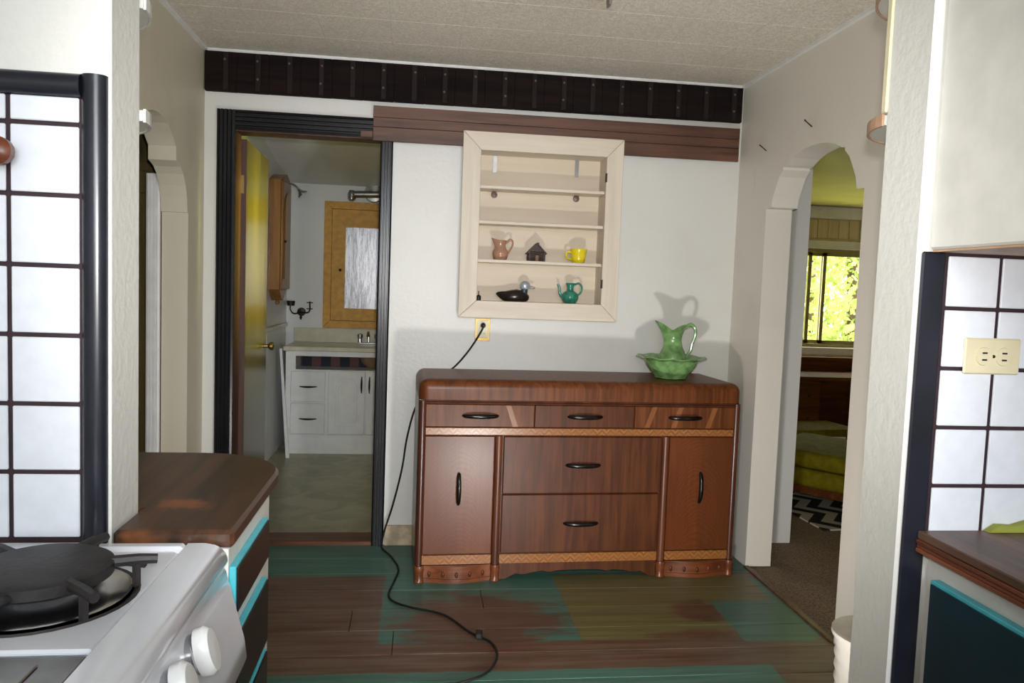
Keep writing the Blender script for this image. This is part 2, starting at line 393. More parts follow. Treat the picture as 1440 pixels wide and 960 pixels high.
def arch_wall(name, x0, x1, prof, cy, y_far, y_near, mat, label):
    # prof: half profile (u from the centre line, z), from the floor up to the crown
    far = [(cy+u, z) for u, z in prof]; near = [(cy-u, z) for u, z in prof][::-1]
    pts = [(y_far, 0), (far[0][0], 0)]+far+near[1 if prof[-1][0] == 0 else 0:]+[(near[-1][0], 0), (y_near, 0), (y_near, ZC+.01), (y_far, ZC+.01)]
    return tag(MB().prism(pts, 'X', x0, x1).build(name, mat), label, 'wall', kind='structure')
pr = [(.415, 1.772), (.362, 1.776), (.352, 1.82), (.322, 1.87), (.296, 1.91), (.262, 1.938), (.262, 1.950), (.232, 1.956), (.18, 1.979), (.12, 1.994), (.06, 2.002), (0, 2.004)]
arch_wall('wall_right', 2.71, 2.842, pr, -.765, 0, -6, M['wallR'], 'white side wall with a stepped archway to the carpeted room')
pl = [(.415, 1.632), (.405, 1.634), (.395, 1.70), (.375, 1.75), (.34, 1.795), (.30, 1.822), (.235, 1.84), (.235, 1.90), (.18, 1.94), (.12, 1.975), (.06, 1.99), (0, 1.995)]
arch_wall('wall_left', -.115, 0, pl, -.67, 0, -6, M['wallL'], 'dingy white side wall with a stepped archway to the dark hall')
tag(MB().box(-.12, 2.84, -6.1, -6.0, 0, ZC).build('wall_kitchen', M['wall']), 'white kitchen end wall', 'wall', kind='structure')

# thin white strips where the walls meet the ceiling
t1 = thing('trim_1', 'thin white strip along the ceiling edges', 'trim', kind='structure')
MB().box(0, WX, -.018, 0, ZC-.014, ZC).build('strip', M['trimw'], t1)
MB().box(0, .016, -2.57, -.02, ZC-.014, ZC).build('strip', M['trimw'], t1)
MB().box(WX-.016, WX, -2.57, -.02, ZC-.014, ZC).build('strip', M['trimw'], t1)

# ---- stub walls between kitchen and dining room, with tile
def tiles(parent, xs, zs, y, g=.0035):
    for a, b in zip(xs, xs[1:]):
        for c, d in zip(zs, zs[1:]):
            MB().box(a+g, b-g, y-.006, y-.001, c+g, d-g).build('tile', M['tile'], parent, bevel=.0015)
sl = tag(MB().box(0, XL, YS0, YS1, 0, ZC).build('wall_stub_left', M['stubp']), 'plastered wall stub with black-framed white tile above the stove', 'wall', kind='structure')
MB().box(.004, .541, YS0-.002, YS0, .925, 1.612).build('grout_board', M['grout'], sl)
tiles(sl, [.541-.1035*k for k in range(5, -1, -1)], [.932+.106*k for k in range(7)]+[1.611], YS0-.002)
def border(pts, axis, a, b): return MB().prism(pts, axis, a, b)
q = [(0, 0), (.036, 0), (.036, .004)]+[(.018+.018*math.cos(R(k)), .004+.014*math.sin(R(k))) for k in range(20, 161, 20)]+[(0, .004)]
border([(.541+u, YS0-v) for u, v in q], 'Z', .925, 1.643).build('border_board', M['tileborder'], sl, smooth=True)
border([(YS0-v, 1.608+u) for u, v in q], 'X', .004, .541).build('border_board', M['tileborder'], sl, smooth=True)
sr = tag(MB().box(XR, WX, YS0, YS1, 0, ZC).build('wall_stub_right', M['stubp']), 'plastered wall stub with white tile above the worn right counter', 'wall', kind='structure')
MB().box(1.962, WX-.002, YS0-.002, YS0, .93, 1.437).build('grout_board', M['grout'], sr)
tiles(sr, [1.964+.1035*k for k in range(8)], [.925, 1.024, 1.129, 1.234, 1.340, 1.434], YS0-.002)
MB().box(1.918, 1.9625, YS0-.007, YS0, 0, 1.437).build('border_board', M['tileborder'], sr, bevel=.003)

# ---- dark batten board under the ceiling
bm_ = thing('trim_2', 'dark stained batten board along the top of the back wall', 'trim', kind='structure')
n = 18; w = (WX-.02)/n
for i in range(n):
    x = .006+i*w
    MB().box(x, x+w-.0003, -.03, -.002, 2.238+.0006*i, 2.424).build('panel_board', M['beam'], bm_, bevel=.002)
for i in range(n):
    x = .105+i*w
    b = MB().box(x-.013, x+.013, -.042, -.0305, 2.243+.0006*i, 2.42).build('batten', M['batten'], bm_, bevel=.002)
    for z in ((2.30, 2.385) if i % 2 else (2.385,)):
        MB().lathe([(0, -.0455), (.005, -.0445), (.006, -.042)], (x+random.uniform(-.004, .004), 0, z), 8, 'Y').build('nail', M['nail'], b)

# ---- red-brown boards over the doorway
bo = thing('rail_board', 'red-brown horizontal plank board running from doorway to the corner', 'board', (1.75, -.03, 2.045), world=True)
for k, (a, b) in enumerate(((2.045, 2.112), (2.113, 2.158), (2.159, 2.214))):
    MB().box(.806, 2.685, -.040-.0008*k, -.023, a, b).build('plank', M['board'], bo, bevel=.0015)
MB().box(.744, .806, -.037, -.0245, 2.058, 2.092).build('peg', M['board'], bo, bevel=.003)

# ---- black fluted door casing, jamb, door
def flute(w, d, n=4):
    p = [(0, 0), (0, d*.8)]
    s = w/(n*2+1)
    for k in range(n):
        x = s*(2*k+1); p += [(x, d), (x+s*.25, d*.62), (x+s*.75, d*.62), (x+s, d)]
    return p+[(w, d*.8), (w, 0)]
dc = thing('trim_3', 'black fluted door casing around the bathroom doorway', 'trim', kind='structure')
MB().prism([(.062+u, -v) for u, v in flute(.085, .022)], 'Z', 0, 2.157).build('casing_board', M['black'], dc)
MB().prism([(.905-u, -v) for u, v in flute(.062, .022)], 'Z', 0, 2.063).build('casing_board', M['black'], dc)
MB().prism([(-v, 2.063+u) for u, v in flute(.094, .022)], 'X', .1475, .906).build('casing_board', M['black'], dc)
jb = thing('trim_4', 'brown wooden jamb lining the bathroom doorway', 'trim', kind='structure')
MB().box(.129, .147, 0, .12, 0, 2.074).build('jamb_board', M['doorjamb'], jb)
MB().box(.845, .861, 0, .12, 0, 2.074).build('jamb_board', M['black'], jb)
MB().box(.147, .845, 0, .12, 2.058, 2.074).build('jamb_board', M['doorjamb'], jb)
MB().box(.128, .862, -.004, .15, -.021, .018).build('threshold_board', M['threshold'], jb, bevel=.004)
d = thing('door_1', 'open olive-brown wooden bathroom door with brass hinge', 'door', (.150, .125, .022), R(1.5), kind='structure')
MB().box(-.012, .022, .0, .66, 0, 2.02).build('door_slab', M['doorwood'], d, bevel=.002)
MB().box(-.018, .0235, -.004, 0, 0, 2.02).build('edge_board', M['doorjamb'], d)
for z in (.25, 1.75):
    MB().box(-.012, .012, -.010, -.0045, z, z+.09).build('hinge', M['brass'], d)
MB().lathe([(0, 0), (.012, 0), (.010, .02), (.024, .035), (.024, .05), (0, .058)], (.022, .6, .93), 14, 'X').build('door_knob', M['brass'], d, smooth=True)
tag(MB().box(.911, 1.30, -.018, -.001, 0, .105).build('baseboard_back', M['basep'], None, bevel=.003), 'bare scraped baseboard stub beside the black casing', 'baseboard', kind='structure')

# ================================================================ bathroom
def roomshell(): pass
tag(MB().box(-.03, 1.95, .151, 2.65, -.05, 0).build('floor_bathroom', M['bathfloor']), 'olive grey vinyl bathroom floor', 'floor', kind='structure')
tag(MB().box(-.11, -.03, .12, 2.7, 0, 2.7).build('wall_bathroom_left', M['bathw']), 'pale bathroom side wall behind the open door', 'wall', kind='structure')
tag(MB().box(-.03, 1.95, 2.6, 2.7, 0, 2.4).build('wall_bathroom_back', M['bathw']), 'pale bathroom wall behind the vanity', 'wall', kind='structure')
tag(MB().box(1.95, 2.03, .12, 2.7, 0, 2.7).build('wall_bathroom_right', M['bathw']), 'bathroom side wall out of sight', 'wall', kind='structure')
tag(MB().prism([(.12, 2.54), (2.6, 2.135), (2.6, 2.20), (.12, 2.60)], 'X', -.03, 1.95).build('ceiling_bathroom', M['bathw']), 'sloping pale bathroom ceiling', 'ceiling', kind='structure')

v = thing('vanity', 'white bathroom vanity with drawers, arched door and open slot', 'vanity', (.7, 2.35, 0), world=True)
b = MB().box(.05, 1.40, 2.12, 2.59, .15, .66).box(.05, .125, 2.12, 2.59, .66, .80).box(1.3, 1.4, 2.12, 2.59, .66, .80).box(.125, 1.3, 2.40, 2.59, .66, .80).box(.06, 1.40, 2.125, 2.59, 0, .15)
b.build('body', M['vanity'], v, bevel=.002)
MB().box(.125, 1.3, 2.112, 2.13, .765, .805).build('rail', M['vanity'], v)
MB().box(.126, 1.299, 2.36, 2.37, .66, .765).build('lining', M['fabric'], v)
tp = MB().box(.035, 1.42, 2.085, 2.595, .805, .838).build('worktop', M['vtop'], v, bevel=.004)
MB().box(.035, 1.42, 2.575, 2.597, .8385, .955).build('backsplash', M['vtop'], v, bevel=.003)
MB().lathe([(.02, .63), (.10, .645), (.17, .70), (.20, .765), (.21, .80)], (.78, 2.34, 0), 28, sy=.72).build('basin', plain('brown_basin', (150, 122, 96), .3), v, smooth=True)
def bow(cx, cy, cz, L, vert=False, y=0):
    pts = [(cx-L/2, cy, cz), (cx-L/4, cy-.016, cz), (cx, cy-.022, cz), (cx+L/4, cy-.016, cz), (cx+L/2, cy, cz)]
    if vert: pts = [(cx, q[1], cz+(q[0]-cx)) for q in pts]
    return MB().tube(spline(pts, 4), lambda t: .0035+.004*math.sin(PI*t), 8)
for z0, z1 in ((.41, .648), (.158, .398)):
    dr = MB().box(.092, .352, 2.103, 2.12, z0, z1).build('drawer', M['vanity'], v, bevel=.004)
    bow(.225, 2.103, (z0+z1)/2, .13).build('handle', M['darkmetal'], dr, smooth=True)
for x0, x1, hx in ((.376, .655, .63), (.662, .94, .69)):
    dr = MB().box(x0, x1, 2.103, 2.12, .158, .655).build('door', M['vanity'], v, bevel=.004)
    cx = (x0+x1)/2; hw = .082
    pts = [(cx-hw, .225), (cx+hw, .225), (cx+hw, .52)]+arc(cx, .52, hw, 0, 180, 10)[1:]
    MB().prism(pts, 'Y', 2.097, 2.104).build('raised_panel', M['vanity'], dr, bevel=.003)
    MB().prism([(cx+(p[0]-cx)*.78, .40+(p[1]-.40)*.86) for p in pts], 'Y', 2.093, 2.0975).build('raised_panel', M['vanity'], dr, bevel=.002)
    bow(hx, 2.103, .55, .13, True).build('handle', M['darkmetal'], dr, smooth=True)
fa = thing('faucet', 'chrome two-handled faucet on the bathroom vanity', 'faucet', (.64, 2.50, .8385))
MB().box(-.08, .10, -.03, .03, 0, .016).build('base', M['chrome'], fa, bevel=.005)
for x in (-.06, .08):
    MB().lathe([(.018, .016), (.015, .045), (.024, .052), (.024, .08), (0, .088)], (x, 0, 0), 12).build('tap_handle', M['chrome'], fa, smooth=True)
MB().tube(spline([(.01, 0, .016), (.01, 0, .08), (.01, -.06, .10), (.01, -.12, .075)], 5), .011, 10).build('spout', M['chrome'], fa, smooth=True)

mc = thing('medicine_cabinet', 'chipped yellow medicine cabinet with a clouded mirror door', 'cabinet', (.63, 2.599, .96), world=True)
x0, x1, z0, z1, f = .268, 1.0, .962, 2.0, .062
for pts in ([(x0, z0), (x0+f, z0+f), (x0+f, z1-f), (x0, z1)], [(x1, z0), (x1, z1), (x1-f, z1-f), (x1-f, z0+f)],
            [(x0, z1), (x0+f, z1-f), (x1-f, z1-f), (x1, z1)], [(x0, z0), (x1, z0), (x1-f, z0+f), (x0+f, z0+f)]):
    MB().prism(pts, 'Y', 2.555, 2.599).build('frame_board', M['yellowwood'], mc, bevel=.003)
dr = MB().box(x0+f+.003, .442, 2.548, 2.585, z0+f+.003, z1-f-.003).box(.826, x1-f-.003, 2.548, 2.585, z0+f+.003, z1-f-.003).box(.442, .826, 2.548, 2.585, 1.792, z1-f-.003).box(.442, .826, 2.548, 2.585, z0+f+.003, 1.127).build('door', M['yellowwood'], mc)
MB().box(.442, .826, 2.558, 2.566, 1.127, 1.792).build('mirror', M['mirror'], dr)
MB().lathe([(0, 2.522), (.012, 2.526), (.012, 2.535), (.006, 2.548)], (.405, 0, 1.44), 12, 'Y').build('knob', M['darkmetal'], dr, smooth=True)
vl = thing('vanity_light', 'grey tubular light fixture above the yellow cabinet', 'lamp', (.72, 2.6, 2.03), world=True)
MB().lathe([(.0, 2.55), (.075, 2.56), (.08, 2.599)], (.66, 0, 2.085), 18, 'Y').build('backplate', M['steel'], vl, smooth=True)
MB().tube([(.50, 2.53, 2.06), (.86, 2.53, 2.075)], .028, 14).build('tube_shade', M['steel'], vl, smooth=True)
MB().lathe([(.022, 0), (.036, -.03), (.034, -.07), (.02, -.085)], (.485, 2.53, 2.092), 14).build('end_cup', M['chrome'], vl, smooth=True)
oc = thing('wall_cabinet', 'orange oak wall cabinet with arched door and drop finial', 'cabinet', (.02, 1.94, 1.22), world=True)
MB().box(-.029, .055, 1.78, 2.12, 1.27, 2.06).build('body', M['oak'], oc, bevel=.003)
dr = MB().box(.0555, .072, 1.785, 2.115, 1.275, 2.055).build('door', M['oak'], oc, bevel=.003)
MB().prism([(1.84, 1.35), (2.06, 1.35), (2.06, 1.87)]+arc(1.95, 1.87, .11, 0, 180, 8)[1:], 'X', .072, .079).build('raised_panel', M['oak'], dr, bevel=.003)
MB().ball((.086, 1.81, 1.62), .010, .010, .010, 10).build('knob', M['darkmetal'], dr, smooth=True)
MB().prism([(1.78, 2.06), (2.12, 2.06), (2.06, 2.085), (1.95, 2.115), (1.84, 2.085)], 'X', -.029, .07).build('crest', M['oak'], oc, bevel=.003)
MB().prism([(1.80, 1.27), (2.10, 1.27), (2.02, 1.215), (1.97, 1.19), (1.93, 1.19), (1.88, 1.215)], 'X', -.029, .05).build('lower_bracket', M['oak'], oc, bevel=.003)
MB().ball((.01, 1.95, 1.175), .016, .016, .02, 12).build('finial', M['oak'], oc, smooth=True)
sh = thing('shower_head', 'small chrome shower head on the bathroom side wall', 'shower head', (-.03, 2.38, 2.06), world=True)
MB().tube(spline([(-.03, 2.38, 2.085), (.03, 2.38, 2.10), (.075, 2.37, 2.075), (.085, 2.365, 2.05)], 5), .008, 8).build('arm', M['chrome'], sh, smooth=True)
MB().lathe([(.010, .02), (.014, 0), (.042, -.03), (.042, -.038)], (0, 0, 0), 16).xf(Matrix.Translation((.10, 2.36, 2.045)) @ Matrix.Rotation(R(-40), 4, 'Y')).build('spray_head', M['chrome'], sh, smooth=True)
sc = thing('candle_sconce', 'dark iron wall sconce beside the yellow cabinet', 'sconce', (.1, 2.6, 1.05), world=True)
MB().lathe([(0, 2.57), (.03, 2.575), (.036, 2.599)], (.09, 0, 1.085), 12, 'Y').build('wall_plate', M['darkmetal'], sc, smooth=True)
MB().tube(spline([(.09, 2.575, 1.085), (.04, 2.55, 1.07), (.012, 2.54, 1.10), (.012, 2.54, 1.135)], 5), .006, 8).build('arm', M['darkmetal'], sc, smooth=True)
MB().lathe([(.03, 1.135), (.034, 1.175)], (.014, 2.54, 0), 14).build('cup', M['darkmetal'], sc, smooth=True)
MB().tube(spline([(.09, 2.575, 1.085), (.14, 2.55, 1.08), (.165, 2.54, 1.10), (.165, 2.54, 1.175)], 5), .006, 8).box(.14, .19, 2.536, 2.544, 1.16, 1.168).box(.14, .19, 2.536, 2.544, 1.11, 1.118).build('arm', M['darkmetal'], sc, smooth=True)
MB().lathe([(.004, 1.02), (.012, 1.04), (.006, 1.06)], (.09, 2.575, 0), 10).build('drop', M['darkmetal'], sc, smooth=True)
tag(MB().prism([(.028, .83), (.046, .83), (.112, 0), (.085, 0)], 'Y', 1.965, 1.985).build('leaning_trim', M['vanity'], None, bevel=.002), 'thin white trim strip leaning at the vanity corner', 'trim strip')
lr = thing('towel_rail', 'cream wall rail with bracket behind the open bathroom door', 'rail', (-.03, 1.9, .97), world=True)
MB().box(-.029, -.008, 1.2, 2.55, .965, .995).build('rail', M['vtop'], lr, bevel=.003)
MB().box(-.029, .012, 1.55, 1.60, .86, .9649).build('bracket', M['vtop'], lr, bevel=.003)

# ================================================================ hall on the left
tag(MB().box(-1.5, -.115, -3, .6, -.05, 0).build('floor_hall', M['hallbrown']), 'dark brown floor of the side hall', 'floor', kind='structure')
tag(MB().box(-1.5, -.115, -3, .6, 2.44, 2.5).build('ceiling_hall', M['olivehall']), 'dark ceiling of the side hall', 'ceiling', kind='structure')
tag(MB().box(-1.6, -1.5, -3, .6, 0, 2.44).build('wall_hall_left', M['olivehall']), 'far side wall of the dark hall', 'wall', kind='structure')
tag(MB().box(-1.5, -.115, .5, .6, 0, 2.44).build('wall_hall_back', M['olivehall']), 'olive end wall of the dark hall', 'wall', kind='structure')
tag(MB().box(-1.5, -.115, -3.1, -3, 0, 2.44).build('wall_hall_front', M['olivehall']), 'near end wall of the dark hall', 'wall', kind='structure')
hd = thing('door_2', 'olive panelled door with brown stile seen through the left archway', 'door', (-.6, .46, 0), kind='structure', world=True)
MB().box(-.80, -.385, .455, .498, .02, 1.95).build('door_slab', M['olivehall'], hd, bevel=.002)
MB().box(-.413, -.387, .44, .4545, .50, 1.74).build('stile', M['hallbrown'], hd, bevel=.002)
MB().box(-.75, -.437, .447, .4545, .92, 1.72).build('raised_panel', M['olivehall'], hd, bevel=.005)
MB().box(-.75, -.437, .447, .4545, .15, .85).build('raised_panel', M['olivehall'], hd, bevel=.005)
MB().box(-.88, -.36, .43, .4545, 1.78, 1.90).build('head_casing', M['olivehall'], hd, bevel=.004)
pc = tag(MB().prism([(-.117-u, -.262-v) for u, v in flute(.058, .018, 3)], 'Z', 0, 1.80).build('trim_5', M['trimw']), 'white fluted casing in the left archway', 'trim', kind='structure')

# ================================================================ carpeted room on the right
tag(MB().box(2.712, 6.6, -3, 3.6, -.05, -.006).build('floor_living', M['carpet']), 'brown looped carpet of the room beyond the arch', 'carpet', kind='structure')
tag(MB().box(2.842, 6.6, -3, 3.7, 2.30, 2.36).build('ceiling_living', M['lceil']), 'pale green ceiling of the room beyond the arch', 'ceiling', kind='structure')
tag(MB().box(6.6, 6.7, -3, 3.7, 0, 2.36).build('wall_living_right', M['panelw']), 'side wall of the room beyond the arch', 'wall', kind='structure')
tag(MB().box(2.842, 6.6, -3.1, -3, 0, 2.36).build('wall_living_front', M['panelw']), 'near wall of the room beyond the arch', 'wall', kind='structure')
tag(MB().box(2.84, 2.94, .12, 3.7, 0, 2.36).build('wall_living_left', M['panelw']), 'left wall of the room beyond the arch', 'wall', kind='structure')
WX0, WX1, WZ0, WZ1 = 4.55, 6.1, .85, 1.86
wl = MB()
for q in ((2.94, WX0, 0, 2.36), (WX1, 6.6, 0, 2.36), (WX0, WX1, 0, WZ0), (WX0, WX1, WZ1, 2.36)): wl.box(q[0], q[1], 3.6, 3.7, q[2], q[3])
wl = tag(wl.build('wall_living_back', M['panelw']), 'light vertical board wall around the window beyond the arch', 'wall', kind='structure')
for i in range(17):
    x = 4.40+i*.115
    for z0, z1 in ((.08, .74), (1.97, 2.16)):
        MB().box(x+.003, x+.112, 3.588, 3.5995, z0, z1).build('board', M['panelw'], wl, bevel=.002)
tag(MB().box(2.94, 6.6, 3.565, 3.599, 2.17, 2.29).build('trim_6', M['trimw'], None, bevel=.006), 'white crown strip over the far window wall', 'trim', kind='structure')
MB().box(2.842, 6.6, -2.99, 3.56, 2.297, 2.2999)
w1 = thing('window_1', 'bronze sliding window looking onto green trees', 'window', (5.3, 3.62, .85), kind='structure', world=True)
for a, b, c, d_ in ((WX0, WX1, WZ0, WZ0+.035), (WX0, WX1, WZ1-.035, WZ1), (WX0, WX0+.035, WZ0, WZ1), (WX1-.035, WX1, WZ0, WZ1)):
    MB().box(a, b, 3.60, 3.68, c, d_).build('frame_bar', M['alu'], w1)
def sash(x0, x1, y):
    f = MB()
    for a, b, c, d_ in ((x0, x1, WZ0+.036, WZ0+.07), (x0, x1, WZ1-.07, WZ1-.036), (x0, x0+.035, WZ0+.036, WZ1-.036), (x1-.035, x1, WZ0+.036, WZ1-.036)): f.box(a, b, y, y+.02, c, d_)
    f = f.build('sash', M['alu'], w1)
    MB().box(x0+.035, x1-.035, y+.008, y+.012, WZ0+.07, WZ1-.07).build('pane', M['glass'], f)
sash(WX0+.036, 5.065, 3.612); sash(5.0, 5.225, 3.65); sash(5.19, WX1-.036, 3.612)
MB().box(WX0-.05, WX1+.05, 3.55, 3.6, WZ0-.075, WZ0-.002).build('sill', M['trimw'], w1, bevel=.004)
MB().box(WX0-.05, WX1+.05, 3.575, 3.6, WZ1+.004, WZ1+.085).build('head_trim', M['trimw'], w1, bevel=.004)
po = light('window_portal', 'AREA', ((WX0+WX1)/2, 3.74, (WZ0+WZ1)/2), 1, target=((WX0+WX1)/2, 0, (WZ0+WZ1)/2), shape='RECTANGLE', size=WX1-WX0, size_y=WZ1-WZ0)
po.data.cycles.is_portal = True
tag(MB().box(2.712, 2.84, -1.178, -.352, -.0058, .004).build('trim_7', M['threshold'], None, bevel=.001), 'worn wooden threshold under the right archway', 'threshold', kind='structure') if False else None
tag(MB().box(2.70, 2.726, -1.178, -.352, -.004, .006).build('trim_7', M['threshold'], None, bevel=.002), 'worn wooden edge strip between floor and carpet', 'trim', kind='structure')

dk = thing('desk', 'brown wooden desk with drawer pedestal under the window', 'desk', (4.75, 2.5, 0), world=True)
MB().box(4.05, 5.6, 2.30, 2.95, .64, .675).build('desktop', M['deskwood'], dk, bevel=.004)
MB().box(4.05, 4.50, 2.26, 2.90, .06, .6395).build('pedestal', M['deskwood'], dk, bevel=.003)
for z0, z1 in ((.42, .62), (.25, .40), (.08, .235)):
    dd = MB().box(4.28, 4.485, 2.235, 2.2595, z0, z1).build('drawer', M['deskwood'], dk, bevel=.006)
    MB().ball((4.38, 2.225, (z0+z1)/2), .012, .012, .012, 8).build('knob', M['darkmetal'], dd)
MB().box(4.05, 5.6, 2.88, 2.94, .6755, .80).build('gallery_back', M['deskwood'], dk, bevel=.004)
MB().box(5.5, 5.58, 2.34, 2.90, 0, .6395).build('leg', M['deskwood'], dk, bevel=.003)
MB().box(4.51, 5.49, 2.86, 2.88, .05, .6395).build('modesty_panel', M['deskwood'], dk)
for x in (4.06, 4.44): MB().box(x, x+.05, 2.28, 2.33, 0, .0595).build('foot', M['deskwood'], dk)
ot = thing('ottoman', 'square olive-yellow vinyl ottoman on short wooden legs', 'ottoman', (3.80, .82, .0055), R(38))
h = .36
MB().box(-h, h, -h, h, .15, .265).build('lower_cushion', M['oliveseat'], ot, bevel=.04, smooth=True, seg=4)
MB().box(-h, h, -h, h, .268, .375).build('upper_cushion', M['oliveseat'], ot, bevel=.045, smooth=True, seg=4)
MB().box(-h+.03, h-.03, -h+.03, h-.03, .10, .15).build('frame', M['deskwood'], ot)
for a in (-1, 1):
    for b_ in (-1, 1): MB().lathe([(.018, 0), (.028, .10)], (a*.27, b_*.27, 0), 10).build('leg', M['deskwood'], ot)
sb = thing('side_bench', 'low olive-topped bench between ottoman and desk', 'bench', (4.15, 1.75, 0.0055), R(8))
MB().box(-.3, .3, -.2, .2, .29, .35).build('seat', M['oliveseat'], sb, bevel=.02, smooth=True, seg=2)
for a in (-.25, .25):
    for b_ in (-.15, .15): MB().box(a-.02, a+.02, b_-.02, b_+.02, 0, .29).build('leg', M['deskwood'], sb)
tag(MB().box(0, 1.7, 0, 1.7, -.006, .004).build('rug', M['rug']), 'black and cream chevron rug on the brown carpet', 'rug').location = (3.44, .22, .001)
bpy.data.objects['rug'].rotation_euler = (0, 0, R(4))

# ---- outdoors
tag(MB().box(-8, 24, 3.9, 34, -.7, -.6).build('ground_lawn', M['lawn']), 'green lawn outside the window', 'lawn', kind='structure')
def tree(x, y, h, r, n, label):
    t = thing('leafy_tree', label, 'tree', (x, y, -.6), group='trees outside the window')
    MB().tube(spline([(0, 0, 0), (.06, .02, h*.35), (-.05, 0, h*.7), (0, 0, h*.95)], 5), .13, 8, .03).build('trunk', M['bark'], t, smooth=True)
    vs, fs = [], []
    for i in range(n):
        a, b_, c = max(-1.2, min(1.2, random.gauss(0, .5))), max(-1.2, min(1.2, random.gauss(0, .5))), random.uniform(-1, 1)
        rr = (1-.35*abs(c))
        p = Vector((a*r*rr, b_*r*rr, h*.55+c*h*.5)); s = random.uniform(.05, .11)
        ax = Vector((random.gauss(0, 1), random.gauss(0, 1), random.gauss(0, 1))).normalized(); e = ax.orthogonal().normalized()*s; g = ax.cross(e)*.55
        k = len(vs); vs += [p-e, p+g, p+e, p-g]; fs.append((k, k+1, k+2, k+3))
    me = bpy.data.meshes.new('foliage'); me.from_pydata(vs, [], fs); me.materials.append(M['leaf'])
    o = bpy.data.objects.new('foliage', me); COL.objects.link(o); o.parent = t; o['kind'] = 'stuff'
tree(8.1, 8.0, 4.6, 1.25, 3800, 'dense leafy tree nearest the window')
tree(6.0, 12.9, 5.6, 1.3, 3000, 'slim leafy tree off to the side outside the window')
tree(9.7, 12.4, 6.4, 1.7, 4600, 'broad leafy tree standing behind the nearest one outside')

# ================================================================ wall shelf with its frame
SX0, SX1, SZ0, SZ1 = 1.250, 2.068, 1.190, 2.117; IX0, IX1, IZ0, IZ1 = 1.341, 1.982, 1.277, 2.026
DK = plain('seam_dark', (60, 48, 40), .8)
ws = thing('wall_shelf', 'cream-painted recessed wall shelf with mitred frame', 'shelf', (1.66, -.03, 1.19), world=True)
yf, yb = -.062, -.042
for nm, pts in (('frame_board', [(SX0, SZ0), (IX0, IZ0), (IX0, IZ1), (SX0, SZ1)]), ('frame_board', [(SX1, SZ0), (SX1, SZ1), (IX1, IZ1), (IX1, IZ0)])):
    cz = (SZ0+SZ1)/2
    MB().prism([(x, cz+(z-cz)*.9975) for x, z in pts], 'Y', yf, yb).build(nm, M['creamZ'], ws, bevel=.002)
for a_, b_ in ((SX0+.004, IX0-.004), (IX1+.004, SX1-.004)): MB().box(a_, b_, yb+.0002, yb+.0016, SZ0+.004, SZ1-.004).build('seam_backing', DK, ws)
for pts in ([(SX0, SZ1), (IX0, IZ1), (IX1, IZ1), (SX1, SZ1)], [(SX0, SZ0), (SX1, SZ0), (IX1, IZ0), (IX0, IZ0)]):
    MB().prism(pts, 'Y', yf, yb).build('frame_board', M['cream'], ws, bevel=.0025)
MB().box(IX0-.011, IX1+.011, .098, .112, IZ0-.011, IZ1+.011).build('back_panel', M['creamback'], ws)
MB().box(IX0-.012, IX0-.001, -.0415, .0975, IZ0-.012, IZ1+.012).build('side_panel', M['creamZ'], ws)
MB().box(IX1+.001, IX1+.012, -.0415, .0975, IZ0-.012, IZ1+.012).build('side_panel', M['creamZ'], ws)
MB().box(IX0, IX1, -.0415, .0975, IZ1+.001, IZ1+.012).build('top_panel', M['cream'], ws)
MB().box(IX0, IX1, -.0415, .0975, IZ0-.012, IZ0-.0005).build('bottom_panel', M['cream'], ws)
for k, z in enumerate((1.857, 1.681, 1.487)):
    MB().box(IX0, IX1, -.036, .0975, z-.016, z).build('shelf_board', M['cream'], ws, bevel=.002)
for x in (1.425, 1.858):
    MB().box(x-.010, x+.010, .090, .0975, 1.94, IZ1).build('bracket', M['steel'], ws)
    MB().lathe([(.0, .062), (.015, .066), (.017, .075), (.008, .085), (.008, .0975)], (x, 0, 1.825), 14, 'Y').build('knob', M['knobbrown'], ws, smooth=True)
for z in (1.90, 1.36):
    MB().box(IX1-.002, IX1+.004, yf-.002, yb, z, z+.045).build('hinge', M['darkmetal'], ws)
ZA, ZB = 1.4875, 1.277
# tan jug
def handle_tube(pts, r): return MB().tube(spline(pts, 6), r, 8)
j = thing('jug', 'small tan ceramic jug with looped handle on the shelf', 'jug', (1.463, .035, ZA))
def spoutf(p, a, z):
    if z > .065:
        k = (z-.065)/.04; c = max(0, -math.cos(a))**3; p = p+Vector((-.022*k*c, 0, .012*k*c))
    return p
MB().lathe([(.028, 0), (.036, .008), (.042, .028), (.040, .045), (.031, .060), (.027, .072), (.028, .088), (.031, .102), (.028, .100), (.022, .075), (.02, .06)], (0, 0, 0), 26, fn=spoutf).build('body', M['tan'], j, smooth=True)
handle_tube([(.027, 0, .085), (.046, 0, .106), (.062, 0, .098), (.060, 0, .072), (.041, 0, .036)], .0048).build('handle', M['tan'], j, smooth=True)
# tiny log cabin
lc = thing('log_cabin_model', 'tiny dark brown model log cabin on the shelf', 'figurine', (1.650, .035, ZA))
w_ = MB()
for k in range(5): w_.tube([(-.044, -.030, .005+k*.0096), (.044, -.030, .005+k*.0096)], .0052, 8); w_.tube([(-.044, .03, .005+k*.0096), (.044, .03, .005+k*.0096)], .0052, 8)
for k in range(5): w_.tube([(-.038, -.036, .006+k*.0093), (-.038, .036, .006+k*.0093)], .0052, 8); w_.tube([(.038, -.036, .006+k*.0093), (.038, .036, .006+k*.0093)], .0052, 8)
w_.prism([(-.040, .05), (.040, .05), (0, .085)], 'Y', -.03, .03)
w_.build('log_walls', M['logs'], lc)
MB().prism([(-.053, .040), (-.047, .037), (0, .085), (.047, .037), (.053, .040), (0, .095)], 'Y', -.042, .042).build('roof', M['logs'], lc)
MB().box(-.008, .008, -.0385, -.035, .001, .03).build('door', plain('cabin_door', (110, 84, 60), .6), lc)
